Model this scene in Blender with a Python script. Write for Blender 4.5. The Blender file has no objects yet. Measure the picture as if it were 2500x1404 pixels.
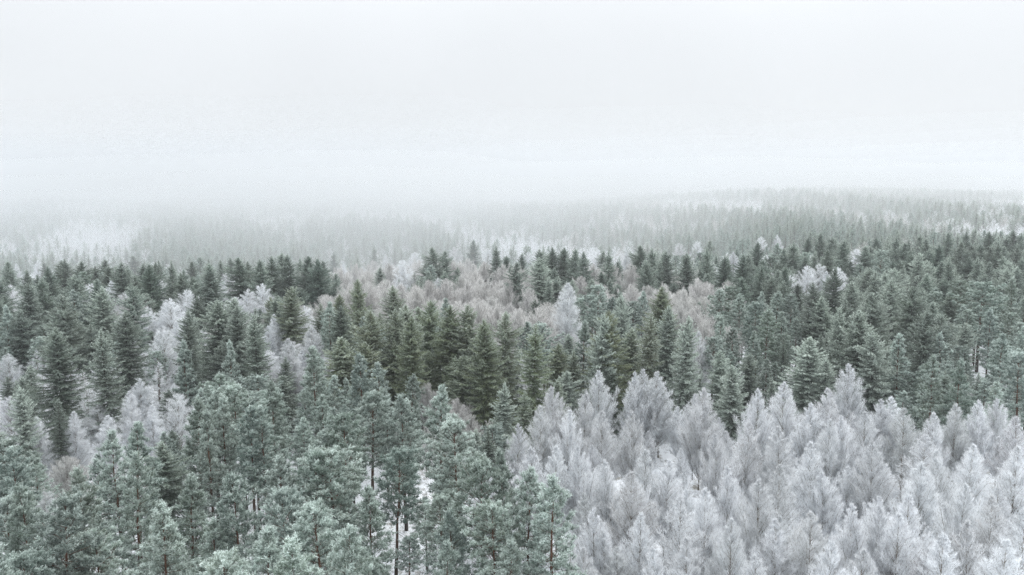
import bpy, math
import numpy as np

rng = np.random.default_rng(11)
scene = bpy.context.scene
COL = scene.collection
R = math.radians

# ------------------------------------------------------------------ camera, sky, sun, exposure
CAM_H, FPX, Y0 = 46.0, 1850.0, 490.0            # metres, focal length and horizon in photo pixels (2500 wide)
PITCH = math.atan((702.0 - Y0) / FPX)
cam_data = bpy.data.cameras.new("camera")
cam = bpy.data.objects.new("camera", cam_data)
COL.objects.link(cam)
cam.location = (0, 0, CAM_H)
cam.rotation_euler = (R(90) - PITCH, 0, 0)
cam_data.sensor_width = 36.0
cam_data.lens = 36.0 * FPX / 2500.0
cam_data.clip_start = 0.5
cam_data.clip_end = 12000
scene.camera = cam

SUN_EL, SUN_AZ = R(52), R(25)
world = bpy.data.worlds.new("World")
scene.world = world
world.use_nodes = True
nt = world.node_tree
nt.nodes.clear()
def wn(t, **kw):
    n = nt.nodes.new(t)
    for k, v in kw.items():
        setattr(n, k, v)
    return n
def wl(a, b): nt.links.new(a, b)
out = wn("ShaderNodeOutputWorld")
bg_sky, bg_cloud = wn("ShaderNodeBackground"), wn("ShaderNodeBackground")
mix = wn("ShaderNodeMixShader")
sky = wn("ShaderNodeTexSky", sky_type='NISHITA', sun_disc=False, sun_elevation=SUN_EL, sun_rotation=SUN_AZ)
bg_sky.inputs["Strength"].default_value = 0.08
wl(sky.outputs[0], bg_sky.inputs["Color"])
tc = wn("ShaderNodeTexCoord")
sep = wn("ShaderNodeSeparateXYZ")
wl(tc.outputs["Generated"], sep.inputs[0])
grad = wn("ShaderNodeMapRange", interpolation_type="SMOOTHERSTEP")                    # an overcast sky brightens towards the zenith
grad.inputs["From Min"].default_value = 0.0
grad.inputs["From Max"].default_value = 1.0
grad.inputs["To Min"].default_value = 0.59
grad.inputs["To Max"].default_value = 1.75
wl(sep.outputs["Z"], grad.inputs["Value"])
noise = wn("ShaderNodeTexNoise")
noise.inputs["Scale"].default_value = 2.2
noise.inputs["Detail"].default_value = 3.0
wl(tc.outputs["Generated"], noise.inputs["Vector"])
nmap = wn("ShaderNodeMapRange")
nmap.inputs["From Min"].default_value = 0.3
nmap.inputs["From Max"].default_value = 0.7
nmap.inputs["To Min"].default_value = 0.955
nmap.inputs["To Max"].default_value = 1.045
wl(noise.outputs["Fac"], nmap.inputs["Value"])
mul = wn("ShaderNodeMath", operation='MULTIPLY')
wl(grad.outputs[0], mul.inputs[0])
wl(nmap.outputs[0], mul.inputs[1])
wl(mul.outputs[0], bg_cloud.inputs["Strength"])
bg_cloud.inputs["Color"].default_value = (0.96, 0.985, 1.01, 1)
mix.inputs["Fac"].default_value = 0.93
wl(bg_sky.outputs[0], mix.inputs[1])
wl(bg_cloud.outputs[0], mix.inputs[2])
wl(mix.outputs[0], out.inputs["Surface"])

sun_data = bpy.data.lights.new("sun", 'SUN')
sun = bpy.data.objects.new("sun", sun_data)
COL.objects.link(sun)
sun_data.energy = 1.5
sun_data.angle = R(40)
sun_data.color = (1.0, 0.97, 0.93)
sun.rotation_euler = (R(90) - SUN_EL, 0, R(180) - SUN_AZ)

vs = scene.view_settings
vs.view_transform = 'Standard'
vs.look = 'None'
vs.gamma = 1.0
vs.exposure = 0.52
vs.use_curve_mapping = False
cy = scene.cycles
cy.max_bounces = 12
cy.diffuse_bounces = 8
cy.glossy_bounces = 1
cy.transmission_bounces = 1
cy.transparent_max_bounces = 8
cy.volume_bounces = 9
cy.use_denoising = True
cy.denoising_prefilter = "NONE"
cy.use_adaptive_sampling = True
cy.adaptive_threshold = 0.01
cy.sample_clamp_indirect = 4.0

# ------------------------------------------------------------------ helpers
def thing(name, label, cat, loc=(0, 0, 0), group=None):
    o = bpy.data.objects.new(name, None)
    o.empty_display_size = 0.3
    COL.objects.link(o)
    o.location = loc
    o["label"] = label
    o["category"] = cat
    if group: o["group"] = group
    return o

def sstep(x, a, b):
    t = np.clip((np.asarray(x, float) - a) / (b - a), 0, 1)
    return t * t * (3 - 2 * t)

def unit(v):
    return v / np.maximum(np.linalg.norm(v, axis=-1, keepdims=True), 1e-9)

def rand_unit(n):
    return unit(rng.normal(size=(n, 3)))

class Geo:
    """collects triangles with a per-vertex value, links them as one mesh"""
    def __init__(s): s.v, s.f, s.a, s.n = [], [], [], 0
    def tris(s, v, f, a):
        s.v.append(np.asarray(v, np.float32)); s.f.append(np.asarray(f, np.int32) + s.n); s.a.append(np.asarray(a, np.float32)); s.n += len(v)
    def blades(s, base, d, length, width, fb, ft):
        """one pointed blade (a triangle) for each base point along d; fb, ft: frost at base and tip"""
        n = len(base)
        if n == 0: return
        side = unit(np.cross(d, rand_unit(n))) * (np.broadcast_to(width, (n,))[:, None] * 0.5)
        v = np.empty((n, 3, 3), np.float32)
        v[:, 0] = base - side; v[:, 1] = base + side; v[:, 2] = base + d * np.broadcast_to(length, (n,))[:, None]
        a = np.empty((n, 3), np.float32)
        a[:, 0] = fb; a[:, 1] = fb; a[:, 2] = ft
        s.tris(v.reshape(-1, 3), np.arange(3 * n).reshape(n, 3), a.reshape(-1))
    def tube(s, pts, rad, sides=3, a0=0.0, a1=1.0):
        pts = np.asarray(pts, float); m = len(pts)
        t = np.gradient(pts, axis=0); t = unit(t)
        ref = np.where(np.abs(t[:, 2:3]) > 0.9, np.array([[1.0, 0, 0]]), np.array([[0, 0, 1.0]]))
        u = unit(np.cross(t, ref)); w = np.cross(t, u)
        ang = np.arange(sides) * 2 * math.pi / sides
        ring = pts[:, None] + (u[:, None] * np.cos(ang)[None, :, None] + w[:, None] * np.sin(ang)[None, :, None]) * np.asarray(rad)[:, None, None]
        f = []
        for i in range(m - 1):
            for j in range(sides):
                a, b = i * sides + j, i * sides + (j + 1) % sides
                f += [(a, b, b + sides), (a, b + sides, a + sides)]
        s.tris(ring.reshape(-1, 3), f, np.repeat(np.linspace(a0, a1, m), sides))
    def mesh(s, name, mats, split=None):
        v = np.concatenate(s.v); f = np.concatenate(s.f); a = np.concatenate(s.a)
        me = bpy.data.meshes.new(name)
        me.vertices.add(len(v)); me.vertices.foreach_set("co", v.ravel())
        me.loops.add(len(f) * 3); me.loops.foreach_set("vertex_index", f.ravel())
        me.polygons.add(len(f)); me.polygons.foreach_set("loop_start", np.arange(len(f), dtype=np.int32) * 3)
        at = me.attributes.new("frost", 'FLOAT', 'POINT'); at.data.foreach_set("value", a)
        for m in mats: me.materials.append(m)
        if split is not None:
            mi = np.zeros(len(f), np.int32); mi[split:] = 1
            me.polygons.foreach_set("material_index", mi)
        me.update(calc_edges=True)
        return me

# ------------------------------------------------------------------ materials
def new_mat(name):
    m = bpy.data.materials.new(name); m.use_nodes = True
    t = m.node_tree; b = t.nodes["Principled BSDF"]
    b.inputs["Roughness"].default_value = 0.85
    b.inputs["Specular IOR Level"].default_value = 0.15
    return m, t, b

def foliage_mat(name, base, base2, frost, gain=1.0, thin=.35):
    """leaf or twig colour under hoar frost: vertex value 'frost' times the tree's own frost (object colour alpha); object colour tints"""
    m, t, b = new_mat(name)
    N = t.nodes.new; L = t.links.new
    oi = N("ShaderNodeObjectInfo"); at = N("ShaderNodeAttribute"); at.attribute_name = "frost"
    c = N("ShaderNodeMix"); c.data_type = 'RGBA'
    c.inputs[6].default_value = (*base, 1); c.inputs[7].default_value = (*base2, 1)
    geo = N("ShaderNodeTexCoord"); no = N("ShaderNodeTexNoise"); no.inputs["Scale"].default_value = 0.7
    L(geo.outputs["Object"], no.inputs["Vector"])
    mr = N("ShaderNodeMapRange"); mr.inputs["From Min"].default_value = 0.35; mr.inputs["From Max"].default_value = 0.65
    L(no.outputs["Fac"], mr.inputs["Value"]); L(mr.outputs[0], c.inputs[0])
    tint = N("ShaderNodeMix"); tint.data_type = 'RGBA'; tint.blend_type = 'MULTIPLY'; tint.inputs[0].default_value = 1
    L(c.outputs[2], tint.inputs[6]); L(oi.outputs["Color"], tint.inputs[7])
    k = N("ShaderNodeMath"); k.operation = 'MULTIPLY'; L(at.outputs["Fac"], k.inputs[0]); L(oi.outputs["Alpha"], k.inputs[1])
    k2 = N("ShaderNodeMath"); k2.operation = 'MULTIPLY'; k2.use_clamp = True; L(k.outputs[0], k2.inputs[0]); k2.inputs[1].default_value = gain
    mx = N("ShaderNodeMix"); mx.data_type = 'RGBA'; L(k2.outputs[0], mx.inputs[0])
    L(tint.outputs[2], mx.inputs[6]); mx.inputs[7].default_value = (*frost, 1)
    df, tr, ms = N("ShaderNodeBsdfDiffuse"), N("ShaderNodeBsdfTranslucent"), N("ShaderNodeMixShader")
    t.nodes.remove(b); ms.inputs[0].default_value = thin
    L(mx.outputs[2], df.inputs["Color"]); L(mx.outputs[2], tr.inputs["Color"])
    L(df.outputs[0], ms.inputs[1]); L(tr.outputs[0], ms.inputs[2])
    L(ms.outputs[0], t.nodes["Material Output"].inputs["Surface"])
    return m

def bark_mat(name, low, high, a, bb, frost_mix=0.0):
    m, t, b = new_mat(name)
    N = t.nodes.new; L = t.links.new
    at = N("ShaderNodeAttribute"); at.attribute_name = "frost"
    mr = N("ShaderNodeMapRange"); mr.inputs["From Min"].default_value = a; mr.inputs["From Max"].default_value = bb
    L(at.outputs["Fac"], mr.inputs["Value"])
    tcn = N("ShaderNodeTexCoord"); no = N("ShaderNodeTexNoise"); no.inputs["Scale"].default_value = 3.0; no.inputs["Detail"].default_value = 4
    mp = N("ShaderNodeMapping"); mp.inputs["Scale"].default_value = (3, 3, 0.7)
    L(tcn.outputs["Object"], mp.inputs[0]); L(mp.outputs[0], no.inputs["Vector"])
    c = N("ShaderNodeMix"); c.data_type = 'RGBA'
    c.inputs[6].default_value = (*low, 1); c.inputs[7].default_value = (*high, 1); L(mr.outputs[0], c.inputs[0])
    d = N("ShaderNodeMix"); d.data_type = 'RGBA'; d.blend_type = 'MULTIPLY'; d.inputs[0].default_value = 0.8
    ramp = N("ShaderNodeMapRange"); ramp.inputs["From Min"].default_value = 0.3; ramp.inputs["From Max"].default_value = 0.7; ramp.inputs["To Min"].default_value = 0.45; ramp.inputs["To Max"].default_value = 1.5
    L(no.outputs["Fac"], ramp.inputs["Value"]); L(c.outputs[2], d.inputs[6]); L(ramp.outputs[0], d.inputs[7])
    L(d.outputs[2], b.inputs["Base Color"])
    return m

M = {}
M['pine'] = foliage_mat("pine_needles", (0.036, 0.078, 0.060), (0.054, 0.096, 0.070), (0.77, 0.87, 0.825), gain=1.55, thin=.25)
M['spruce'] = foliage_mat("spruce_needles", (0.028, 0.052, 0.036), (0.050, 0.076, 0.044), (0.75, 0.84, 0.77), thin=.2)
M['birch'] = foliage_mat("birch_twigs", (0.175, 0.172, 0.17), (0.235, 0.225, 0.22), (0.93, 0.96, 0.99), thin=.5)
M['aspen'] = foliage_mat("aspen_twigs", (0.150, 0.149, 0.144), (0.195, 0.192, 0.185), (0.80, 0.80, 0.79), thin=.4)
M['pine_bark'] = bark_mat("pine_bark", (0.055, 0.042, 0.036), (0.125, 0.068, 0.045), 0.15, 0.6)
M['spruce_bark'] = bark_mat("spruce_bark", (0.06, 0.05, 0.045), (0.08, 0.06, 0.05), 0, 1)
M['birch_bark'] = bark_mat("birch_bark", (0.11, 0.095, 0.075), (0.17, 0.145, 0.11), 0.0, 0.6)
M['aspen_bark'] = bark_mat("aspen_bark", (0.12, 0.115, 0.095), (0.17, 0.15, 0.13), 0, 1)

# ------------------------------------------------------------------ tree builders: each gives (trunk mesh, crown mesh)
UP = np.array([0, 0, 1.0])

def stem(h, lean=0.25, m=9, power=1.5):
    a = rng.uniform(0, 6.28); k = rng.uniform(0, lean)
    z = np.linspace(-0.35, h, m); t = np.clip(z / h, 0, 1)
    w = rng.normal(0, 0.05, (m, 2)); w[0] = 0
    p = np.stack([np.cos(a) * k * t ** power + w[:, 0] * t, np.sin(a) * k * t ** power + w[:, 1] * t, z], 1)
    return p, (lambda zz: np.stack([np.interp(zz, z, p[:, 0]), np.interp(zz, z, p[:, 1]), zz], -1))

def finish(kind, tg, cg, lod):
    bm, fm = M[kind + '_bark'], M[kind]
    if lod:
        n0 = sum(len(f) for f in tg.f)
        g = Geo()
        for v, f, a in zip(tg.v, tg.f, tg.a): g.v.append(v); g.f.append(f); g.a.append(a)
        g.n = tg.n
        for v, f, a in zip(cg.v, cg.f, cg.a): g.v.append(v); g.f.append(f + tg.n); g.a.append(a)
        return g.mesh(kind + "_tree", [bm, fm], split=n0)
    return tg.mesh(kind + "_trunk", [bm]), cg.mesh(kind + "_crown", [fm])

def pine(h=19, rad=2.7, base=0.42, dense=1.0, peak=0.3, taper=6.4, lod=False):
    rad *= 1.38
    tg, cg = Geo(), Geo()
    pts, at = stem(h, 0.5)
    r0 = 0.012 * h
    tg.tube(pts, r0 * (1 - 0.93 * np.linspace(0, 1, 9) ** 1.1), 5 if lod else 8, 0, 1)
    zb = h * base
    if not lod:                                        # dead stubs below the crown
        for _ in range(rng.integers(5, 10)):
            z = rng.uniform(0.2 * h, zb); a = rng.uniform(0, 6.28); l = rng.uniform(0.5, 1.6)
            p0 = at(z); d = np.array([math.cos(a), math.sin(a), rng.uniform(-.3, .15)])
            tg.tube([p0, p0 + d * l * .5, p0 + d * l + UP * -.1], [0.03, .022, .008], 3, .1, .1)
    z = zb
    lob = rng.uniform(0, 6.28, 3)
    C, D, G = [], [], []
    while z < h - 0.35:
        t = (z - zb) / (h - zb)
        prof = min(1.0, 0.6 + t / max(peak, .05) * .4) * (1 - math.exp(-(h - z + .15) / taper))
        n = int(rng.integers(4, 6)) if t < .85 else 4
        a0 = rng.uniform(0, 6.28)
        for i in range(n):
            a = a0 + i * 6.283 / n + rng.normal(0, .25)
            gap = 0.82 + 0.26 * math.sin(2 * a + lob[0] + z * .55) + .12 * math.sin(3 * a + lob[1] - z * .8)
            L = max(.25, rad * prof * gap * rng.uniform(.72, 1.12))
            el = R(-8 + 62 * t ** 1.3 + rng.normal(0, 7))
            d = np.array([math.cos(a) * math.cos(el), math.sin(a) * math.cos(el), math.sin(el)])
            p0 = at(z)
            curl = rng.uniform(.12, .28)
            f = lambda s: p0 + d * (L * s)[:, None] + UP * (curl * L * s ** 2)[:, None]
            if not lod or i % 2 == 0:
                tg.tube(f(np.array([0, .5, 1.0])), np.array([.022, .014, .005]) * (0.6 + L * .35), 3, .5, .6)
            nc = max(1, int(round(L * 2.3 * dense)))
            s = np.clip(np.linspace(.42 if L > 1 else .6, 1.0, nc) + rng.normal(0, .05, nc), .25, 1.03)
            c = f(s)
            lat = unit(np.cross(d, UP)[None])
            off = rng.normal(0, 1, nc)[:, None] * lat * (.30 * L * (1.15 - s))[:, None]
            c = c + off + UP * rng.normal(0.05, .1, nc)[:, None]
            C.append(c); D.append(np.repeat(d[None], nc, 0)); G.append(np.full(nc, t))
        z += rng.uniform(.42, .62) * (1.0 if t < .7 else .75)
    # leader
    top = at(np.array([h - .3, h - .05])); C.append(top); D.append(np.repeat(UP[None], 2, 0)); G.append(np.ones(2))
    C, D, G = np.concatenate(C), np.concatenate(D), np.concatenate(G)
    ns = 4 if lod else 9                                # shoots in each clump
    nn = 4 if lod else 12                               # needle blades on each shoot
    cc = np.repeat(C, ns, 0); dd = np.repeat(D, ns, 0); gg = np.repeat(G, ns)
    n = len(cc)
    fr_clump = np.repeat(rng.uniform(.45, 1.15, len(C)), ns)
    sd = unit(dd * .55 + UP * rng.uniform(.3, 1.2, n)[:, None] + rand_unit(n) * .6)
    sp = cc + rand_unit(n) * (rng.uniform(.05, .34, n) * (1.05 - .45 * gg))[:, None] * np.array([1, 1, .55])
    fr_clump = fr_clump * (.72 + .5 * np.clip((sp - cc)[:, 2] / .16, -.7, 1))
    sl = rng.uniform(.22, .42, n) * (1 + .5 * gg)
    b = np.repeat(sp, nn, 0); sdr = np.repeat(sd, nn, 0); slr = np.repeat(sl, nn)
    q = rng.uniform(0, 1, len(b))
    base_p = b + sdr * (slr * q)[:, None]
    nd = unit(sdr * .9 + rand_unit(len(b)) * .75)
    frs = np.repeat(fr_clump, nn)
    k = 2.0 if lod else 1.0
    cg.blades(base_p, nd, rng.uniform(.15, .26, len(b)) * (1.5 if lod else 1), .058 * k * rng.uniform(.7, 1.3, len(b)),
              .30 * frs * (.5 + .5 * q), 1.35 * frs * (.5 + .5 * q))
    return finish('pine', tg, cg, lod)

def spruce(h=22, rad=2.7, base=0.08, dense=1.0, droop=1.0, slim=0.85, sparse_top=0.0, lod=False):
    rad *= 1.36; ph = rng.uniform(0, 6)
    tg, cg = Geo(), Geo()
    pts, at = stem(h, 0.25)
    tg.tube(pts, 0.0115 * h * (1 - 0.96 * np.linspace(0, 1, 9)), 5 if lod else 8, 0, 1)
    z = h * base
    P, Dd, S, T, LL, SPN = [], [], [], [], [], []
    while z < h - .25:
        t = z / h
        prof = (1 - math.exp(-(h - z + .1) / (4.6 * slim / .85))) * (.86 + .14 * math.sin(z * 2.3 + ph))
        n = int(rng.integers(6, 8)) if t < .9 else 5
        if lod: n = 5
        a0 = rng.uniform(0, 6.28)
        for i in range(n):
            a = a0 + i * 6.283 / n + rng.normal(0, .2)
            L = max(.18, rad * prof * rng.uniform(.5, 1.2) * (1 + .16 * math.sin(2 * a + ph + z * .35)) * (1 - sparse_top * .4 * (t > .6)))
            el = R(np.interp(t, [0, .35, .7, .9, 1], [-22, -14, 2, 28, 55]) + rng.normal(0, 6))
            d = np.array([math.cos(a) * math.cos(el), math.sin(a) * math.cos(el), math.sin(el)])
            p0 = at(z)
            m = max(3, int(L * (6 if lod else 16) * dense))
            s = np.clip(np.linspace(.08, 1, m) + rng.normal(0, .02, m), 0.03, 1.02)
            sag = -.22 * np.sin(s * 2.2) * (1 - t) * droop + .16 * s ** 3
            c = p0 + d * (L * s)[:, None] + UP * (sag * L)[:, None]
            if not lod:
                ss = np.array([0, .5, 1.]); sg = -.22 * np.sin(ss * 2.2) * (1 - t) * droop + .16 * ss ** 3
                tg.tube(p0 + d * (L * ss)[:, None] + UP * (sg * L)[:, None], np.array([.02, .012, .004]) * (.6 + .3 * L), 3, .5, .5)
            P.append(c); Dd.append(np.repeat(d[None], m, 0)); S.append(s); T.append(np.full(m, t)); LL.append(np.full(m, L))
        z += rng.uniform(.34, .52) * (.62 + .6 * (1 - t)) * (1.5 if lod else 1)
    P, Dd, S, T, LL = map(np.concatenate, (P, Dd, S, T, LL))
    n = len(P)
    lat = unit(np.cross(Dd, UP))
    fr = 1.35 * rng.uniform(.5, 1.1, n) * (.4 + .6 * S) * (.55 + .7 * T)
    W = 2.0 if lod else 1.0
    # side branchlets, flat fans in the upper crown, hanging curtains lower down
    hang = np.clip(1.15 - 1.25 * T, 0, 1) * droop
    for side in (-1, 1):
        w_len = np.clip(.42 * LL * (1.05 - S * .75), .14, .62) * rng.uniform(.6, 1.2, n)
        d1 = unit(lat * side * rng.uniform(.35, 1, n)[:, None] + Dd * .55 - UP * (hang * rng.uniform(.3, 1.5, n))[:, None] + rand_unit(n) * .22)
        cg.blades(P, d1, w_len, .085 * W * rng.uniform(.7, 1.3, n), .12 * fr, .80 * fr)
        if not lod:
            mid = P + d1 * (w_len * .55)[:, None]
            d2 = unit(d1 * .6 + rand_unit(n) * .7 - UP * (hang * .5)[:, None])
            cg.blades(mid, d2, w_len * .55, .06 * rng.uniform(.7, 1.3, n), .2 * fr, .95 * fr)
    # tufts along the branch ridge, upturned tips carry the frost
    d3 = unit(Dd * .8 + UP * rng.uniform(.0, .9, n)[:, None] + rand_unit(n) * .5)
    cg.blades(P, d3, rng.uniform(.14, .28, n), .07 * W, .7 * fr, 1.1 * fr)
    # leader
    k = 14
    zl = rng.uniform(h - .9, h + .35, k)
    cg.blades(at(np.minimum(zl, h)), unit(UP + rand_unit(k) * .55), rng.uniform(.2, .4, k), .06 * W, .5, .9)
    return finish('spruce', tg, cg, lod)

def broadleaf(kind, h, rad, base=.22, shape='cone', nprim=110, twigs=320, tw_len=(.3, .75), tw_w=.030, rise=55, droop=0.0, wild=.62, dark=.08, trunk_k=.0065, forks=0, lod=False):
    rad *= 1.28; twigs = int(twigs * 1.0)
    tg, cg = Geo(), Geo()
    pts, at = stem(h * .97, 0.45)
    tg.tube(pts, trunk_k * h * (1 - .95 * np.linspace(0, 1, 9)), 5 if lod else 7, 0, 1)
    zb = h * base
    if lod: nprim, twigs, tw_w = int(nprim * .42), max(24, twigs // 4), tw_w * 2.6
    lob = rng.uniform(0, 6.28, 3)
    for i in range(nprim):
        t = (i + rng.uniform(0, 1)) / nprim
        t = t ** .9
        z = zb + (h * .96 - zb) * t
        a = i * 2.39996 + rng.normal(0, .4)
        if shape == 'cone':     env = min(1, .7 + 1.2 * t) * np.tanh(.58 * max(.05, h - .35 - z) / rad)
        elif shape == 'column': env = min(1, .6 + 1.4 * t) * (1 - t ** 2.6) ** .8
        else:                   env = min(1, .5 + 1.1 * t) * math.sqrt(max(0, 1 - t ** 2.4))
        lump = 1 + .17 * math.sin(2 * a + lob[0] + z * .5) + .12 * math.sin(3 * a + lob[1] - .9 * z)
        reach = max(.16, rad * env * lump * rng.uniform(.72, 1.1))
        el = R(rise * rng.uniform(.75, 1.15) + (12 * t if shape != 'cone' else 0))
        L = reach / max(.3, math.cos(el))
        d = np.array([math.cos(a) * math.cos(el), math.sin(a) * math.cos(el), math.sin(el)])
        p0 = at(max(zb * .6, z - L * math.sin(el) * (1 - .3 * droop)))
        def f(s, d=d, p0=p0, L=L): return p0 + d * (L * s)[:, None] - UP * ((droop * .35) * L * s ** 2.4)[:, None] + np.array([d[0], d[1], 0]) * (.10 * L * s ** 2)[:, None]
        if not lod or i % 2 == 0:
            tg.tube(f(np.array([0, .4, .75, 1.0])), np.array([.020, .014, .009, .004]) * (.5 + .3 * L), 3, .4, .8)
        n = max(6, int(twigs * (.25 + .75 * L / (rad * 1.6))))
        s = rng.uniform(.18, 1.0, n) ** .75
        b = f(s)
        sp = rand_unit(n) * (rng.uniform(0, 1, n) ** .6 * .40 * np.clip(L * .3, .2, 1.0))[:, None]
        b = b + sp * np.array([1, 1, .8])
        td = unit(d * .55 + UP * (.45 - droop * rng.uniform(.3, 1.5, n))[:, None] + rand_unit(n) * wild + unit(sp) * .35)
        fr = rng.uniform(.78, 1.08, n); fr[rng.uniform(0, 1, n) < dark] *= .25
        cg.blades(b, td, rng.uniform(*tw_len, n) * min(1, .45 + .2 * reach), tw_w * rng.uniform(.6, 1.5, n), fr * .95, fr)
    k = 30 if not lod else 8
    cg.blades(at(rng.uniform(h * .90, h * .96, k)), unit(UP * .9 + rand_unit(k) * .6), rng.uniform(.25, .6, k), tw_w, .7, .95)
    return finish(kind, tg, cg, lod)

PROTO = {
    'P': [pine(19, 2.6, .40), pine(20, 2.8, .46, 1.0, .38, 3.4), pine(17, 2.3, .30, 1.05, .22), pine(19, 3.1, .50, 1.0, .45, 3.0), pine(18, 2.5, .34, 1.0, .30), pine(16, 2.0, .28, 1.1, .15)],
    'S': [spruce(22, 2.7), spruce(22, 3.0, .06, 1, 1.15), spruce(20, 2.3, .08, 1, .8, .95), spruce(23, 2.5, .1, 1, 1.1, .75), spruce(20, 3.1, .06, .9, 1.0, .8)],
    'N': [spruce(16, 1.7, .05, 1.1, .6, .9), spruce(15, 1.9, .05, 1.1, .4, .95)],
    'B': [broadleaf('birch', 15, 2.3, .18, 'cone', 125, 310, rise=63, trunk_k=.0075), broadleaf('birch', 15.5, 2.5, .2, 'cone', 130, 300, rise=60, trunk_k=.0075, wild=.75), broadleaf('birch', 14.5, 2.1, .16, 'cone', 120, 310, rise=67, trunk_k=.0075), broadleaf('birch', 15, 2.4, .2, 'cone', 125, 320, rise=57, trunk_k=.008, wild=.7),
          broadleaf('birch', 14, 2.0, .18, 'cone', 105, 300, rise=64, dark=.22, trunk_k=.0075), broadleaf('birch', 15, 2.5, .24, 'cone', 105, 300, rise=55, dark=.2, trunk_k=.008, wild=.8), broadleaf('birch', 14.5, 1.9, .15, 'cone', 115, 310, rise=68, trunk_k=.007)],
    'W': [broadleaf('birch', 18, 3.1, .2, 'dome', 115, 260, (.45, 1.0), .032, 50, .6, .6, .04), broadleaf('birch', 18, 2.4, .12, 'column', 125, 280, (.45, 1.0), .032, 54, .6, .6, .03), broadleaf('birch', 17, 3.2, .18, 'dome', 115, 260, (.45, .95), .032, 48, .45, .6, .04)],
    'A': [broadleaf('aspen', 18, 3.1, .3, 'dome', 110, 270, (.6, 1.3), .028, 66, -.1, .42, .22, .008), broadleaf('aspen', 18, 2.7, .3, 'dome', 105, 270, (.6, 1.3), .028, 68, -.1, .4, .25, .008), broadleaf('aspen', 17, 3.4, .25, 'dome', 115, 270, (.55, 1.2), .028, 58, 0, .5, .25, .008)],
    'L': [broadleaf('birch', 13, 2.6, .12, 'cone', 90, 170, (.3, .65), .04, 18, .1, .62, .15, .009), broadleaf('birch', 14, 2.9, .12, 'cone', 90, 170, (.3, .65), .04, 24, .05, .62, .15, .009)],
}
NOM = {'P': 19, 'S': 23.5, 'N': 15, 'B': 15, 'W': 18, 'A': 18, 'L': 13}
PH = {'P': [19, 20, 17, 19, 18, 16], 'S': [22, 22, 20, 23, 20], 'N': [16, 15], 'B': [15, 15.5, 14.5, 15, 14, 15, 14.5], 'W': [18, 18, 17], 'A': [18, 18, 17], 'L': [13, 14]}
PR = {'P': 3.9, 'S': 4.1, 'N': 2.2, 'B': 3.0, 'W': 3.7, 'A': 4.0, 'L': 2.9}

LOD = {
    'P': [pine(19, 2.7, .4, lod=True), pine(18, 2.4, .3, lod=True)],
    'S': [spruce(22, 2.7, lod=True), spruce(21, 2.3, lod=True, slim=.95)],
    'B': [broadleaf('birch', 15, 2.5, .22, 'cone', lod=True), broadleaf('birch', 15, 2.7, .2, 'cone', lod=True)],
    'W': [broadleaf('birch', 18, 2.8, .2, 'dome', 115, 300, (.45, 1.0), .03, 50, .6, .6, .05, lod=True)],
    'A': [broadleaf('aspen', 18, 3.0, .25, 'dome', 110, 260, (.6, 1.2), .026, 64, -.1, .45, .22, .008, lod=True)],
}

# ------------------------------------------------------------------ terrain
PY = np.array([0, 100, 180, 240, 300, 340, 400, 450, 550, 700, 850, 1000, 1500, 3200.])
PZ = np.array([[0, 0, 3, 6, 1, -1, 3, 8, 17, 26, 30, 32, 34, 36],         # west of the view
               [0, 0, 3, 5.5, 6, 3, 5, 9, 17, 24, 28, 30, 32, 34],          # middle
               [0, 0, 3, 6, 8, 9, 12, 17, 28, 42, 45, 38, 32, 34],          # east
               [0, 0, 3, 6, 8, 9, 12, 16, 25, 36, 38, 34, 30, 33.]])        # far east
PU = np.array([-.5, .02, .40, .66])
def ground_z(X, Y):
    X, Y = np.asarray(X, float), np.asarray(Y, float)
    u = np.clip(X / np.maximum(Y, 200), PU[0], PU[-1])
    prof = np.stack([np.interp(Y, PY, p) for p in PZ])
    k = np.clip(np.searchsorted(PU, u, side='right') - 1, 0, 2)
    w = (u - PU[k]) / (PU[k + 1] - PU[k]); w = w * w * (3 - 2 * w)
    z = np.take_along_axis(prof, k[None], 0)[0] * (1 - w) + np.take_along_axis(prof, k[None] + 1, 0)[0] * w
    far = sstep(Y, 250, 500)
    return z + far * (2.2 * np.sin(X * .012 + 1) * np.sin(Y * .011) + 1.2 * np.sin(X * .031 + Y * .02)) + .25 * np.sin(X * .09) * np.sin(Y * .08 + 1)

CP, SP = math.cos(PITCH), math.sin(PITCH)
def ray(px, py):
    a, b = (px - 1250) / FPX, (702 - py) / FPX
    return np.array([a, CP + b * SP, -SP + b * CP])
def locate(px, py, h):
    """ground point of a tree of height h whose top shows at that pixel"""
    d = ray(px, py)
    k = np.arange(40, 1400, .5) / d[1]
    X, Y, Z = d[0] * k, d[1] * k, CAM_H + d[2] * k
    gap = Z - ground_z(X, Y) - h
    i = np.argmax(gap <= 0)
    if gap[i] > 0: i = int(np.argmin(gap))
    return float(X[i]), float(Y[i])
def project(X, Y, Z):
    dz = np.asarray(Z, float) - CAM_H
    f = Y * CP - dz * SP; u = Y * SP + dz * CP
    return 1250 + FPX * X / f, 702 - FPX * u / f

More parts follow.
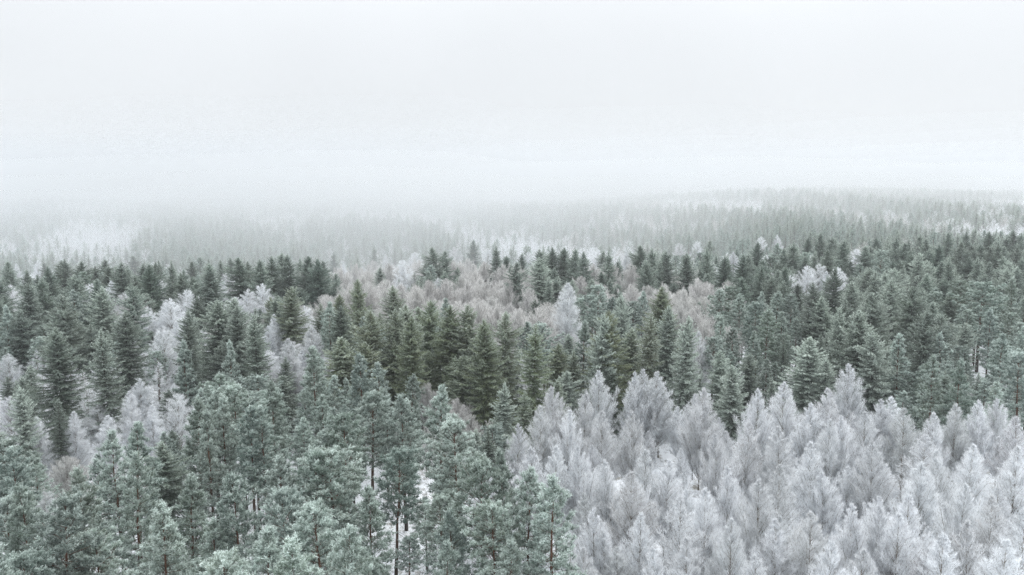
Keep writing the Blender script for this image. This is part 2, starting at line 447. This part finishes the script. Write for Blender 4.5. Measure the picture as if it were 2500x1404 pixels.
# ground sheet: fine near, coarse far
def ground_sheet():
    ys = np.concatenate([np.linspace(-300, 40, 12), np.linspace(50, 420, 150), np.linspace(430, 1200, 90), np.linspace(1260, 3000, 24)])
    xs = np.concatenate([np.linspace(-3000, -800, 14), np.linspace(-760, -310, 40), np.linspace(-300, 300, 200), np.linspace(310, 760, 40), np.linspace(800, 3000, 14)])
    X, Y = np.meshgrid(xs, ys)
    Z = ground_z(X, np.maximum(Y, 1.0))
    Z = Z + (rng.normal(0, .06, Z.shape) * (np.abs(X) < 310) * (Y < 430))
    v = np.stack([X, Y, Z], -1).reshape(-1, 3)
    nx, ny = len(xs), len(ys)
    i = (np.arange(ny - 1)[:, None] * nx + np.arange(nx - 1)[None]).ravel()
    me = bpy.data.meshes.new("ground")
    me.from_pydata(v.tolist(), [], np.stack([i, i + 1, i + nx + 1, i + nx], 1).tolist())
    me.polygons.foreach_set("use_smooth", np.ones(len(me.polygons), bool))
    m, t, b = new_mat("snowy_forest_floor")
    N = t.nodes.new; L = t.links.new
    tcn = N("ShaderNodeTexCoord")
    n1 = N("ShaderNodeTexNoise"); n1.inputs["Scale"].default_value = .9; n1.inputs["Detail"].default_value = 6
    n2 = N("ShaderNodeTexNoise"); n2.inputs["Scale"].default_value = .11; n2.inputs["Detail"].default_value = 3
    L(tcn.outputs["Object"], n1.inputs["Vector"]); L(tcn.outputs["Object"], n2.inputs["Vector"])
    ad = N("ShaderNodeMath"); ad.operation = 'ADD'; L(n1.outputs["Fac"], ad.inputs[0])
    m2 = N("ShaderNodeMath"); m2.operation = 'MULTIPLY'; m2.inputs[1].default_value = .5; L(n2.outputs["Fac"], m2.inputs[0]); L(m2.outputs[0], ad.inputs[1])
    mr = N("ShaderNodeMapRange"); mr.inputs["From Min"].default_value = .80; mr.inputs["From Max"].default_value = 1.0
    L(ad.outputs[0], mr.inputs["Value"])
    c = N("ShaderNodeMix"); c.data_type = 'RGBA'; L(mr.outputs[0], c.inputs[0])
    c.inputs[6].default_value = (.80, .83, .87, 1); c.inputs[7].default_value = (.30, .29, .26, 1)
    L(c.outputs[2], b.inputs["Base Color"])
    bp = N("ShaderNodeBump"); bp.inputs["Strength"].default_value = .6; bp.inputs["Distance"].default_value = .3
    L(n1.outputs["Fac"], bp.inputs["Height"]); L(bp.outputs[0], b.inputs["Normal"])
    me.materials.append(m)
    o = bpy.data.objects.new("ground", me); COL.objects.link(o)
    o["kind"] = "structure"; o["label"] = "snow covered forest floor rising to hills"; o["category"] = "ground"
    return o
ground_sheet()

# ------------------------------------------------------------------ trees read off the photograph: kind: (x, y of the top), optional height
HERO = []
def add(kind, s, h=None, frost=None, tint=None):
    for q in s.split():
        p = [float(w) for w in q.split(',')]
        HERO.append(dict(k=kind, x=p[0], y=p[1], h=p[2] if len(p) > 2 else (h or NOM[kind]), frost=frost, tint=tint))
# pines of the front stand
add('P', "518,965 543,975 590,947 666,940 644,997 767,852,21 846,1019 885,868,20 763,1116 817,1105 457,1173,16 583,1166 680,1123 806,1235 648,1305 723,1314 842,1296 "
         "284,1060 320,1118 36,1100 65,1190 5,1340 205,1155 482,983 511,1015 324,1044 612,997 904,961 987,972 1074,954,21 1124,1037 1174,1134 1282,1152 1239,1112 1347,1174 "
         "904,1195,16 1102,1260,15 1084,1332,14 1243,1332,14 1394,1372,8 897,1357,13 130,1230 395,1235 520,1270,15 250,1300,15 90,1330,15 420,1340,14 560,1370 960,1100,17 700,1200")
# pines behind
add('P', "184,712,21 14,752 450,838,18 803,744,21 774,856 1088,734 1462,702,20 1567,716 1423,791 1895,597,21 2147,615,21 2352,690,21 2399,696,22 2475,683,21 1755,712 1780,705 1809,723 1845,744 1895,716 1935,723 "
         "2082,795 2198,820 2306,820 2280,874 2342,885 2450,820 2496,867 1870,760 486,633,21 2420,760 560,840 1850,835,15 1790,805,16 1872,880,12 1742,830,15")
# dark spruces against the fog
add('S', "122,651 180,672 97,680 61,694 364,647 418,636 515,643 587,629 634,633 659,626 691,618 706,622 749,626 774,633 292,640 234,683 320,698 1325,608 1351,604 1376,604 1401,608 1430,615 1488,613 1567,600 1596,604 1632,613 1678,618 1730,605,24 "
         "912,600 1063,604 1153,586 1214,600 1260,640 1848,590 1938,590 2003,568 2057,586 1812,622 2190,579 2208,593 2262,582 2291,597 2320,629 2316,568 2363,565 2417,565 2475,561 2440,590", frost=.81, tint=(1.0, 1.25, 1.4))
# spruces of the middle ground, olive green
add('S', "912,759 958,755 1045,734 1138,744,24 1095,748 1192,780 1232,762 984,744 1002,770 876,683 966,830,18 1455,823,18 1405,856,15 1480,759 1578,762 1614,700 1542,802,18 1592,838,16 700,700 1360,840,16 1300,790", frost=.85, tint=(2.4, 1.85, .85))
add('S', "450,759 475,773,17 558,730 533,734 572,748 626,770 695,870,15 256,800 300,760 140,800 72,892,14 396,1080,15 1823,867,14 2032,654 1989,690 2068,730 2352,590 160,720 2260,760 2230,700 2130,660", frost=.85)
add('S', "58,947,18 248,701 1322,629 1520,723 1632,748 1671,773 1624,838,16 1225,932,16 2086,687 2176,680,24 2133,716 2241,618,24 2043,748 1974,824,19 1766,856,16 558,870,17 1466,765 2100,760", frost=1.35)
add('N', "1199,1040 140,975 1917,824 2007,816 2392,914,12 1884,924,12 1498,880 2330,1300,4 1990,1370,4 2440,1350,4", frost=.7)
# the white birch stand
add('B', "1354,936,16.5 1318,983 1387,994 1423,950,16 1466,898,16.5 1470,997 1545,900,16.5 1574,893,16.5 1603,900,16.5 1545,994 1264,1026 1574,1087 1542,1138 1660,1199 1696,954 1243,1116 1611,915 1712,940,17 1848,940,16.5 1823,1022 1913,925,16.5 1982,979 1910,1033 1755,1051 "
         "2021,940,16.5 2072,880,17 1989,1069 2115,997 2147,968 2176,961 2212,990 2277,1000 2338,979 2388,972 2446,968 1902,1130 1726,1177 2133,1069 2248,1120 2370,1073 2446,1134 2302,1094 2075,1217 2028,1019 2064,1008 2428,1200 2140,1224 2194,1245 2305,1290 "
         "1852,1163 2259,1055 2490,1010 1420,1080 1360,1080 1300,1080 1780,1130 2350,1170 2480,1080 1560,1240,13 1980,1240,14 1450,1230,13 1790,1260,14 2230,1200 2380,1260 2500,1230 1900,1260,13 1704,802,17 "
         "1680,1300,13 1600,1330,12 2100,1330,13 2020,1310 2450,1300 2250,1340,12 1850,1345,12 1480,1290,11 1490,1115,14 1560,1165,13 1625,1110,14 1510,1332,10 1430,1330,11 1405,1290,12")
# frosted mature birches
add('W', "212,922,14 317,950,14 432,954,15 25,690 306,708 450,701 418,723 695,640,20 641,687 598,701 734,741 987,629,20 1380,683,24 1293,856,16 1794,611 2000,640 2090,604 2043,647 1971,644 670,760 400,790 700,820 108,1200,9 225,688,16 760,790 "
         "940,617 1010,612 1110,600 1190,603 1290,612 1460,606 1530,612 1660,590 1700,585 1860,575 1900,570 840,640 560,660 270,680 40,640 90,632")
add('L', "65,802 331,827 169,867 100,900,11 250,940,11", frost=1.0)
# bare grey aspens
add('A', "830,650 870,640 910,632 950,640 1020,632 1060,628 1100,630 1140,628 1180,635 1225,640 1265,645 1300,655 850,690 900,685 1040,680 1090,675 1140,680 1190,685 1240,690 1290,700 940,700 1120,730 1170,735 1215,740 1265,750 1310,745 1020,700 "
         "1410,640 1450,640 1500,645 1545,645 1590,642 1635,645 1680,655 1705,675 1420,670 1620,690 1670,700 1540,690 1660,740 1700,740 320,720 540,750 745,660")
add('A', "160,1110,10 1149,1008,10 1048,932,12", frost=.9)
add('W', "20,960,13 90,1010,13 180,1000,13 260,1010,13 130,940,13 360,745,16 430,780,15 510,690 580,720,16 655,790,16 720,870,14 660,850,14 20,860,13 120,870,12 290,880,13 340,920,12 240,985,11 370,985,11 30,1030,10")
add('L', "200,900,12 90,850,13 385,880,12", frost=1.0)

for t in HERO:
    t['X'], t['Y'] = locate(t['x'], t['y'], t['h'])
    t['hero'] = True
# drop look-alikes that landed on the same spot
keep = []
for t in HERO:
    if all((t['X'] - q['X']) ** 2 + (t['Y'] - q['Y']) ** 2 > 1.6 ** 2 for q in keep): keep.append(t)
HERO = keep
HX = np.array([t['X'] for t in HERO]); HY = np.array([t['Y'] for t in HERO]); HH = np.array([t['h'] for t in HERO])
HZ = ground_z(HX, HY)

# clearings: snow shows there in the photograph
CLEAR = np.array([(1000, 1240), (1030, 1225), (1010, 1270), (520, 1330), (690, 1350), (330, 1330), (1760, 1375), (2390, 935), (220, 1110)], float)
# fill the stands between them; a filler never hides the upper part of a tree read off the photograph
guard = [project(HX, HY, HZ + HH * f) for f in (1.0, .85, .70)]
WM = np.array([t['k'] in 'WL' for t in HERO])
guard += [project(HX[WM], HY[WM], HZ[WM] + HH[WM] * f) for f in (.58, .47)]
GX = np.concatenate([g[0] for g in guard] + [CLEAR[:, 0]]); GY = np.concatenate([g[1] for g in guard] + [CLEAR[:, 1]])
GD = np.concatenate([HY] * 3 + [HY[WM]] * 2 + [np.full(len(CLEAR), 1e4)])
FILL = []
cell = 5.9
for Y in np.arange(54, 352, cell):
    for X in np.arange(-.72 * Y - 10, .72 * Y + 10, cell):
        x, y = X + rng.uniform(-1.7, 1.7), Y + rng.uniform(-1.7, 1.7)
        d2 = (HX - x) ** 2 + (HY - y) ** 2
        if d2.min() < 3.1 ** 2: continue
        near = np.argsort(d2)[:3]
        src = HERO[int(rng.choice(near, p=[.62, .26, .12]))]
        k = src['k']
        if k == 'B' and rng.uniform() < .12: continue
        if k in 'WL' and rng.uniform() < .5: k = 'S' if rng.uniform() < .6 else 'P'; src = dict(src, frost=.85 if k == 'S' else None, h=NOM[k])
        h = min(src['h'], NOM[k]) * rng.uniform(.62, .93) * (.85 if k == 'B' else 1)
        z = float(ground_z(x, y))
        r = PR[k] * h / NOM[k]
        ok = False
        for _ in range(3):
            tx, ty = project(x, y, z + h); bx_, by_ = project(x, y, z)
            w = FPX * r / y
            frac = np.clip((GY - ty) / max(by_ - ty, 1), 0, 1)
            half = w * np.minimum(1, .25 + 1.6 * frac)
            if not np.any((GD > y + 2) & (GY > ty) & (GY < by_) & (np.abs(GX - tx) < half * .9)):
                ok = True; break
            h *= .72; r *= .8
        if ok and h > 4.5:
            FILL.append(dict(k=k, X=x, Y=y, h=h, frost=src['frost'], tint=src['tint'], hero=False))
TREES = HERO + FILL
# a coarse depth picture: how much of each tree shows
W_, H_ = 500, 281
buf = np.full((H_, W_), -1, int)
order = sorted(range(len(TREES)), key=lambda i: TREES[i]['Y'])
gx, gy = np.arange(W_) * 5 + 2.5, np.arange(H_) * 5 + 2.5
for i in order:
    t = TREES[i]; z = float(ground_z(t['X'], t['Y']))
    tx, ty = project(t['X'], t['Y'], z + t['h']); _, by_ = project(t['X'], t['Y'], z)
    w = FPX * PR[t['k']] * t['h'] / NOM[t['k']] / t['Y']
    t['seen'] = 0
    r0, r1 = int(max(0, ty // 5)), int(min(H_, by_ // 5 + 1))
    for r_ in range(r0, r1):
        fr = (gy[r_] - ty) / max(by_ - ty, 1)
        hw = w * min(1, .12 + 1.9 * fr) * (.15 if fr > .8 else 1)
        c0, c1 = int(max(0, math.floor((tx - hw) / 5))), int(min(W_, math.ceil((tx + hw) / 5)))
        if c1 <= c0: continue
        seg = buf[r_, c0:c1]; free = seg < 0
        t['seen'] += int(free.sum()); seg[free] = i

NAME = {'P': 'pine_tree', 'S': 'spruce_tree', 'N': 'young_spruce', 'B': 'birch_tree', 'W': 'weeping_birch', 'A': 'aspen_tree', 'L': 'larch_tree'}
CAT = {'P': 'pine tree', 'S': 'spruce tree', 'N': 'spruce tree', 'B': 'birch tree', 'W': 'birch tree', 'A': 'aspen tree', 'L': 'larch tree'}
FROST = {'P': 1.0, 'S': .55, 'N': .7, 'B': 1.0, 'W': 1.0, 'A': 1.05, 'L': 1.0}

def label_of(t):
    k, Y, f = t['k'], t['Y'], (t['frost'] or FROST[t['k']])
    px, _ = project(t['X'], t['Y'], float(ground_z(t['X'], t['Y'])) + t['h'])
    small = t['h'] < .72 * NOM[k]
    if k == 'P':
        if Y < 150 and px < 1480: z = ("short grey green pine under the tall pines beside the birch stand", "low pines of the front pine stand") if small else ("tall frosted grey green pine in the pine stand beside the birches", "tall pines of the front pine stand")
        elif px > 1900: z = ("broad frosted blue green pine on the slope behind the birch stand", "pines behind the birch stand")
        elif px > 1200: z = ("frosted pale green pine between the brown aspens and the birch stand", "pines between aspens and birches")
        else: z = ("frosted teal pine among mixed spruces and round white birches", "pines in the mixed wood")
    elif k == 'S':
        if f >= .95: z = ("pointed spruce thickly whitened by frost from top to middle", "whitened spruces")
        elif t['tint'] and t['tint'][0] > 1.5: z = ("olive green spruce with frosted tip in the central spruce clump", "olive spruces below the aspens")
        elif f <= .81 and px > 1780: z = ("dark blue green spruce high on the slope before the misty hill", "dark spruces on the slope")
        elif f <= .81: z = ("dark pointed spruce standing out against the fog bank", "dark spruces before the fog")
        else: z = ("dull green lightly frosted spruce mixed among birches and pines", "spruces of the mixed wood")
    elif k == 'N': z = ("narrow young spruce growing at the edge of white birches", "young spruces")
    elif k == 'B':
        if Y > 118: z = ("white pointed birch along the stand edge against dark conifers", "birches on the stand edge")
        elif small: z = ("low white birch filling gaps in the birch stand", "low birches of the stand")
        else: z = ("slender white frosted birch inside the dense birch stand", "birches of the dense stand")
    elif k == 'W':
        if Y > 300: z = ("pale birch with round crown fading into the fog bank", "round birches before the fog")
        elif small or Y < 150: z = ("small round frosted birch behind the front pines", "round birches behind the pines")
        else: z = ("white weeping birch with domed frosted crown among dark spruces", "weeping birches in the mixed wood")
    elif k == 'A':
        if Y < 190: z = ("low bare grey tree with dark twigs between conifers", "bare understorey trees")
        elif px > 1385: z = ("bare grey aspen in the smaller aspen grove beside dark spruces", "aspens of the smaller grove")
        else: z = ("bare grey brown aspen in the wide aspen grove before the fog", "aspens of the wide grove")
    else: z = ("white frosted larch with level branches among spruces and birches", "frosted larches")
    return z
# trees that stand out get a label of their own (photo pixel of the top)
SPECIAL = {(1380, 683): "tallest white columnar birch standing alone between aspen grove and olive spruces", (1293, 856): "small white columnar birch squeezed between dark spruces above the birch stand",
           (1074, 954): "pine with bare orange upper trunk above the snowy clearing", (767, 852): "tall pine with long red trunk showing below its crown", (2399, 696): "very broad pale pine towering over dark spruces on the slope",
           (2176, 680): "spruce with white tiered drooping branches like shelves", (587, 629): "broad dark spruce beside the white round birch, against fog", (1730, 605): "large dark spruce at the end of the smaller aspen grove",
           (450, 701): "big round white birch above a small dark spruce", (987, 629): "tall white birch rising in front of the brown aspens", (2072, 880): "tallest pointed birch of the white stand, touching the pines behind",
           (1712, 940): "wide white birch beside the single green spruce in the stand edge", (1766, 856): "single green frosted spruce wedged between two white birches", (1138, 744): "largest olive spruce with hanging branches in the central clump",
           (1199, 1040): "small yellow green spruce peeping out beside the birch stand", (1232, 762): "slim spruce with bright frosted spire in the central clump", (1153, 586): "lone ragged spruce standing taller than the aspens in mist",
           (184, 712): "broad teal frosted pine beside dark spruces", (457, 1173): "slender pointed young pine in front of bare pine trunks", (1423, 791): "wide yellow green pine below the tall columnar birch",
           (1174, 1134): "bushy pine with forked crown next to the birch stand", (65, 802): "white frosted larch with feathery branches beside a teal pine", (331, 827): "white frosted larch with feathery top amid dark spruces",
           (803, 744): "large rounded pale pine beside a white birch dome", (641, 687): "biggest white birch dome beside the broad dark spruce", (2241, 618): "heavily frosted big spruce with reaching white limbs on the slope"}

by_kind, STUFF = {}, []
for t in TREES: by_kind.setdefault('BW' if 0 else NAME[t['k']], []).append(t)
SINGLE = []
for nm, lst in by_kind.items():
    lst.sort(key=lambda t: (not (t['hero'] and t['seen'] > 0), -t['seen']))
    for i, t in enumerate(lst):
        (SINGLE if (i < 290 and t['seen'] >= 3) else STUFF).append(t)

MARK = {(1380, 683): "the tall columnar birch below the aspens", (1293, 856): "the small columnar birch between spruces", (1074, 954): "the pine above the snowy clearing", (767, 852): "the tall pine with long red trunk",
        (2399, 696): "the very broad pale pine", (2176, 680): "the tiered white spruce", (587, 629): "the broad dark spruce before the fog", (1730, 605): "the large spruce ending the small aspen grove", (450, 701): "the big round white birch",
        (987, 629): "the white birch before the aspens", (2072, 880): "the tallest birch of the white stand", (1712, 940): "the wide birch beside the single green spruce", (1138, 744): "the largest olive spruce", (1199, 1040): "the small yellow green spruce",
        (1153, 586): "the lone ragged spruce above the aspens", (184, 712): "the broad teal pine", (457, 1173): "the slender pointed young pine", (1423, 791): "the wide yellow green pine", (1174, 1134): "the bushy forked pine", (65, 802): "the larch beside the teal pine",
        (331, 827): "the feathery larch amid spruces", (803, 744): "the large rounded pale pine", (641, 687): "the biggest white birch dome", (2241, 618): "the big white limbed spruce"}
WORD = {'P': 'pine', 'S': 'spruce', 'N': 'young spruce', 'B': 'birch', 'W': 'round birch', 'A': 'bare aspen', 'L': 'larch'}
WREF = {'S': 1.22, 'P': 1.14, 'B': .95}
for t in SINGLE:
    k = t['k']
    t['i'] = int(rng.integers(len(PROTO[k]))); t['w'] = rng.uniform(.86, 1.16) * {'S': rng.uniform(1.05, 1.4), 'P': 1.14, 'B': .95}.get(k, 1.0)
    t['f'] = (t['frost'] or FROST[k]) * (rng.uniform(.62, 1.22) if k in 'PS' else rng.uniform(.8, 1.15))
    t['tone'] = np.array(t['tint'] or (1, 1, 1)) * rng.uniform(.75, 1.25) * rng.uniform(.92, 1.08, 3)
    if k == 'P' and t['tint'] is None: u_ = rng.uniform() ** 1.4; t['tone'] = t['tone'] * (1 + .55 * u_, 1 + .16 * u_, 1 - .15 * u_)
    t['px'] = (t.get('x'), t.get('y'))
    rel = t['f'] / (t['frost'] or FROST[k])
    look = ("thickly " if rel > 1.07 else "lightly " if rel < .88 else "") + "frosted " + ("broad " if t['w'] / WREF.get(k, 1) > 1.06 else "narrow " if t['w'] / WREF.get(k, 1) < .93 else "")
    lab, grp = label_of(t)
    for w_ in ("thickly whitened by frost", "lightly frosted ", "frosted "):
        lab = lab.replace(w_, "whitened by frost" if w_.startswith("thickly") else "")
    t['grp'] = grp; t['look'] = look
    t['lab'] = SPECIAL[t['px']] if t['px'] in SPECIAL else look + lab
marks = [t for t in SINGLE if t['px'] in MARK]
taken = set()
for m in marks:                                          # neighbours of a tree that stands out are named after it
    for k in WORD:
        near = sorted((t for t in SINGLE if t['k'] == k and t['px'] not in SPECIAL and id(t) not in taken and t['seen'] >= 8), key=lambda t: (t['X'] - m['X']) ** 2 + (t['Y'] - m['Y']) ** 2)[:4]
        rank = 0
        for t in near:
            if (t['X'] - m['X']) ** 2 + (t['Y'] - m['Y']) ** 2 > 17 ** 2: break
            t['lab'] = t['look'] + WORD[k] + ", " + ("closest to " if rank == 0 else ("second", "third", "fourth")[rank - 1] + " closest to ") + MARK[m['px']]
            taken.add(id(t)); rank += 1

def place(t):
    k, px, i = t['k'], t['px'], t['i']
    if px == (1380, 683) or px == (1293, 856): i = 1
    if px in ((2399, 696), (1174, 1134)): i = 3
    if px == (457, 1173): i = 5
    tm, cm = PROTO[k][i]
    z = float(ground_z(t['X'], t['Y']))
    o = thing(NAME[k], t['lab'], CAT[k], (t['X'], t['Y'], z), t['grp'])
    s = t['h'] / PH[k][i]
    wide = s ** .75 * t['w']
    if px in ((2399, 696), (1380, 683)): wide *= 1.35
    o.scale = (wide, wide, s)
    o.rotation_euler = (rng.normal(0, .018), rng.normal(0, .018), rng.uniform(0, 6.28))
    for nm, me in (('trunk', tm), ('crown', cm)):
        c = bpy.data.objects.new(nm, me); COL.objects.link(c); c.parent = o
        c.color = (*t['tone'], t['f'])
for t in SINGLE: place(t)

# ------------------------------------------------------------------ the wood beyond: trees past counting, one object
proto_col = bpy.data.collections.new("woodland_prototypes")
LI, LH = {}, {}
n = 0
for k in 'PSBWA':
    LI[k] = []
    for me in LOD[k]:
        o = bpy.data.objects.new("woodland_%02d" % n, me); proto_col.objects.link(o)
        o.color = (1, 1, 1, {'P': .95, 'S': .7, 'B': 1.0, 'W': 1.0, 'A': .95}[k])
        LI[k].append(n); n += 1
pts, idx, rot, scl = [], [], [], []
def put(k, X, Y, h):
    k = {'N': 'S', 'L': 'W'}.get(k, k)
    s = h / NOM[k]
    pts.append((X, Y, float(ground_z(X, Y)))); idx.append(int(rng.choice(LI[k]))); rot.append((0, 0, rng.uniform(0, 6.28)))
    w = s ** .8 * rng.uniform(.9, 1.15) * {'S': 1.3, 'P': 1.15}.get(k, 1.0); scl.append((w, w, s))
for t in STUFF: put(t['k'], t['X'], t['Y'], t['h'])
Y = 352.0
while Y < 980:
    step = 5.6 + .0025 * (Y - 352)
    X = -.78 * Y - 10
    while X < .78 * Y + 10:
        x, y = X + rng.uniform(-2, 2), Y + rng.uniform(-2, 2)
        patch = math.sin(x * .021 + 1.3) * math.sin(y * .017 + .4) + .6 * math.sin(x * .05 + y * .03) + rng.normal(0, .55)
        u = x / y
        d2 = (HX - x) ** 2 + (HY - y) ** 2
        X += step
        if d2.min() < 3.2 ** 2: continue
        if patch > (.75 if u > .05 else .42): k = 'B' if rng.uniform() < .6 else 'W'
        elif patch > .55: k = 'A'
        elif patch > -.1: k = 'S'
        else: k = 'P' if rng.uniform() < .55 else 'S'
        h = NOM[k] * rng.uniform(.62, 1.05) * (.88 if k == 'S' else 1)
        # keep the sight line over the trees read off the photograph free
        near = (np.abs(HY - y) < 60) & (np.abs(HX - x) < 12)
        if y < 430 and np.any(near & (HY > y)): h *= .7
        put(k, x, y, h)
    Y += step
me = bpy.data.meshes.new("distant_woodland")
me.from_pydata(pts, [], [])
a = me.attributes.new("idx", 'INT', 'POINT'); a.data.foreach_set("value", np.array(idx, np.int32))
a = me.attributes.new("rot", 'FLOAT_VECTOR', 'POINT'); a.data.foreach_set("vector", np.array(rot, np.float32).ravel())
a = me.attributes.new("scl", 'FLOAT_VECTOR', 'POINT'); a.data.foreach_set("vector", np.array(scl, np.float32).ravel())
wood = bpy.data.objects.new("distant_woodland", me); COL.objects.link(wood)
wood["kind"] = "stuff"; wood["label"] = "mass of frosted conifers and birches fading into fog on the far hills"; wood["category"] = "woodland"
ng = bpy.data.node_groups.new("scatter_trees", 'GeometryNodeTree')
ng.interface.new_socket("Geometry", in_out='INPUT', socket_type='NodeSocketGeometry')
ng.interface.new_socket("Geometry", in_out='OUTPUT', socket_type='NodeSocketGeometry')
gi, go = ng.nodes.new("NodeGroupInput"), ng.nodes.new("NodeGroupOutput")
ci = ng.nodes.new("GeometryNodeCollectionInfo"); ci.inputs["Collection"].default_value = proto_col
ci.inputs["Separate Children"].default_value = True; ci.inputs["Reset Children"].default_value = True
ip = ng.nodes.new("GeometryNodeInstanceOnPoints"); ip.inputs["Pick Instance"].default_value = True
def named(nm, ty):
    q = ng.nodes.new("GeometryNodeInputNamedAttribute"); q.data_type = ty; q.inputs["Name"].default_value = nm
    return [s for s in q.outputs if s.enabled and s.name == "Attribute"][0]
e2r = ng.nodes.new("FunctionNodeEulerToRotation")
ng.links.new(gi.outputs[0], ip.inputs["Points"]); ng.links.new(ci.outputs[0], ip.inputs["Instance"])
ng.links.new(named("idx", 'INT'), ip.inputs["Instance Index"])
ng.links.new(named("rot", 'FLOAT_VECTOR'), e2r.inputs[0]); ng.links.new(e2r.outputs[0], ip.inputs["Rotation"])
ng.links.new(named("scl", 'FLOAT_VECTOR'), ip.inputs["Scale"])
ng.links.new(ip.outputs[0], go.inputs[0])
wood.modifiers.new("scatter", 'NODES').node_group = ng

# ------------------------------------------------------------------ undergrowth on the snow
ug = Geo()
nt_ = 17000
ux = rng.uniform(-1, 1, nt_); uy = 60 + 120 * rng.uniform(0, 1, nt_) ** 1.2; ux = ux * (.72 * uy + 6)
uz = ground_z(ux, uy)
b = np.repeat(np.stack([ux, uy, uz], 1), 9, 0); b[:, :2] += rng.normal(0, .35, (len(b), 2))
ug.blades(b, unit(UP * .8 + rand_unit(len(b)) * .8), rng.uniform(.2, .8, len(b)), .05, .1, rng.uniform(.2, .7, len(b)))
uo = bpy.data.objects.new("undergrowth", ug.mesh("undergrowth", [M['aspen']])); COL.objects.link(uo)
uo["kind"] = "stuff"; uo["label"] = "sparse frosted heather and twigs poking through the snow"; uo["category"] = "undergrowth"

# ------------------------------------------------------------------ haze and the fog bank lying on the hills
def volume_mat(name, dens, col, g):
    m = bpy.data.materials.new(name); m.use_nodes = True
    t = m.node_tree; t.nodes.clear()
    o = t.nodes.new("ShaderNodeOutputMaterial"); v = t.nodes.new("ShaderNodeVolumePrincipled")
    v.inputs["Density"].default_value = dens; v.inputs["Color"].default_value = (*col, 1); v.inputs["Anisotropy"].default_value = g
    t.links.new(v.outputs[0], o.inputs["Volume"])
    return m
def box_mesh(name, x0, x1, y0, y1, z0, z1):
    me = bpy.data.meshes.new(name)
    v = [(x, y, z) for z in (z0, z1) for y in (y0, y1) for x in (x0, x1)]
    me.from_pydata(v, [], [(0, 2, 3, 1), (4, 5, 7, 6), (0, 1, 5, 4), (2, 6, 7, 3), (0, 4, 6, 2), (1, 3, 7, 5)])
    return me
hm = box_mesh("haze", -3100, 3100, -400, 3100, -12, 262)
hm.materials.append(volume_mat("thin_haze", .00022, (.66, .675, .69), .3))
ho = bpy.data.objects.new("haze", hm); COL.objects.link(ho)
ho["kind"] = "stuff"; ho["label"] = "thin pale winter haze in the air over the forest"; ho["category"] = "haze"

def fog_bank(name, label, inset, dens, g, z_front, z_quick, slope, back, col):
    xs = np.linspace(-2900, 2900, 121); vs_ = np.linspace(0, 1, 40)
    front = inset + 300 + 35 * sstep(xs, -100, 50) + 75 * sstep(xs, 70, 250) + 22 * np.sin(xs * .021) + 14 * np.sin(xs * .047 + 1)
    top, bot = [], []
    for v_ in vs_:
        y = front + (back - front) * v_ ** 2
        dy = y - front
        z = z_front + z_quick * (1 - np.exp(-dy / 120.0)) + slope * dy + 4 * np.sin(xs * .013 + y * .006) * sstep(dy, 0, 200)
        top.append(np.stack([xs, y, z], 1)); bot.append(np.stack([xs, y, np.full_like(xs, -11.0)], 1))
    top, bot = np.array(top), np.array(bot)
    ny, nx = top.shape[:2]
    V = np.concatenate([top.reshape(-1, 3), bot.reshape(-1, 3)]); o = nx * ny
    F = []
    for j in range(ny - 1):
        for i in range(nx - 1):
            a = j * nx + i
            F.append((a, a + 1, a + nx + 1, a + nx)); F.append((o + a, o + a + nx, o + a + nx + 1, o + a + 1))
    for i in range(nx - 1):
        F.append((i, o + i, o + i + 1, i + 1)); a = (ny - 1) * nx + i; F.append((a, a + 1, o + a + 1, o + a))
    for j in range(ny - 1):
        a = j * nx; F.append((a, a + nx, o + a + nx, o + a)); a += nx - 1; F.append((a, o + a, o + a + nx, a + nx))
    me = bpy.data.meshes.new(name); me.from_pydata(V.tolist(), [], F)
    me.materials.append(volume_mat(name, dens, col, g))
    fo = bpy.data.objects.new(name, me); COL.objects.link(fo)
    fo["kind"] = "stuff"; fo["label"] = label; fo["category"] = "fog"
for q, (inset, dens, quick, slope, pale) in enumerate(((-60, .0013, 38, .004, .785), (-15, .0021, 50, .008, .785), (40, .0026, 66, .014, .75), (90, .0010, 88, .024, .66), (130, .0004, 122, .036, .60))):
    fog_bank("fog_bank", ("lowest white fog layer lying in the dip behind the dark spruces", "fog layer resting on the tree tops of the far hills", "fog layer hiding the crest of the far hills",
             "thin fog layer drifting above the far hills", "faint topmost fog veil fading into the white sky")[q], inset, dens, .45, 20, quick, slope, 2900, (pale, pale + .02, pale + .038))
print("TREES hero", len(HERO), "fill", len(FILL), "single", len(SINGLE), "stuff", len(pts), {k: len(v) for k, v in by_kind.items()})
print("TRIS", sum(len(m.polygons) for m in bpy.data.meshes))
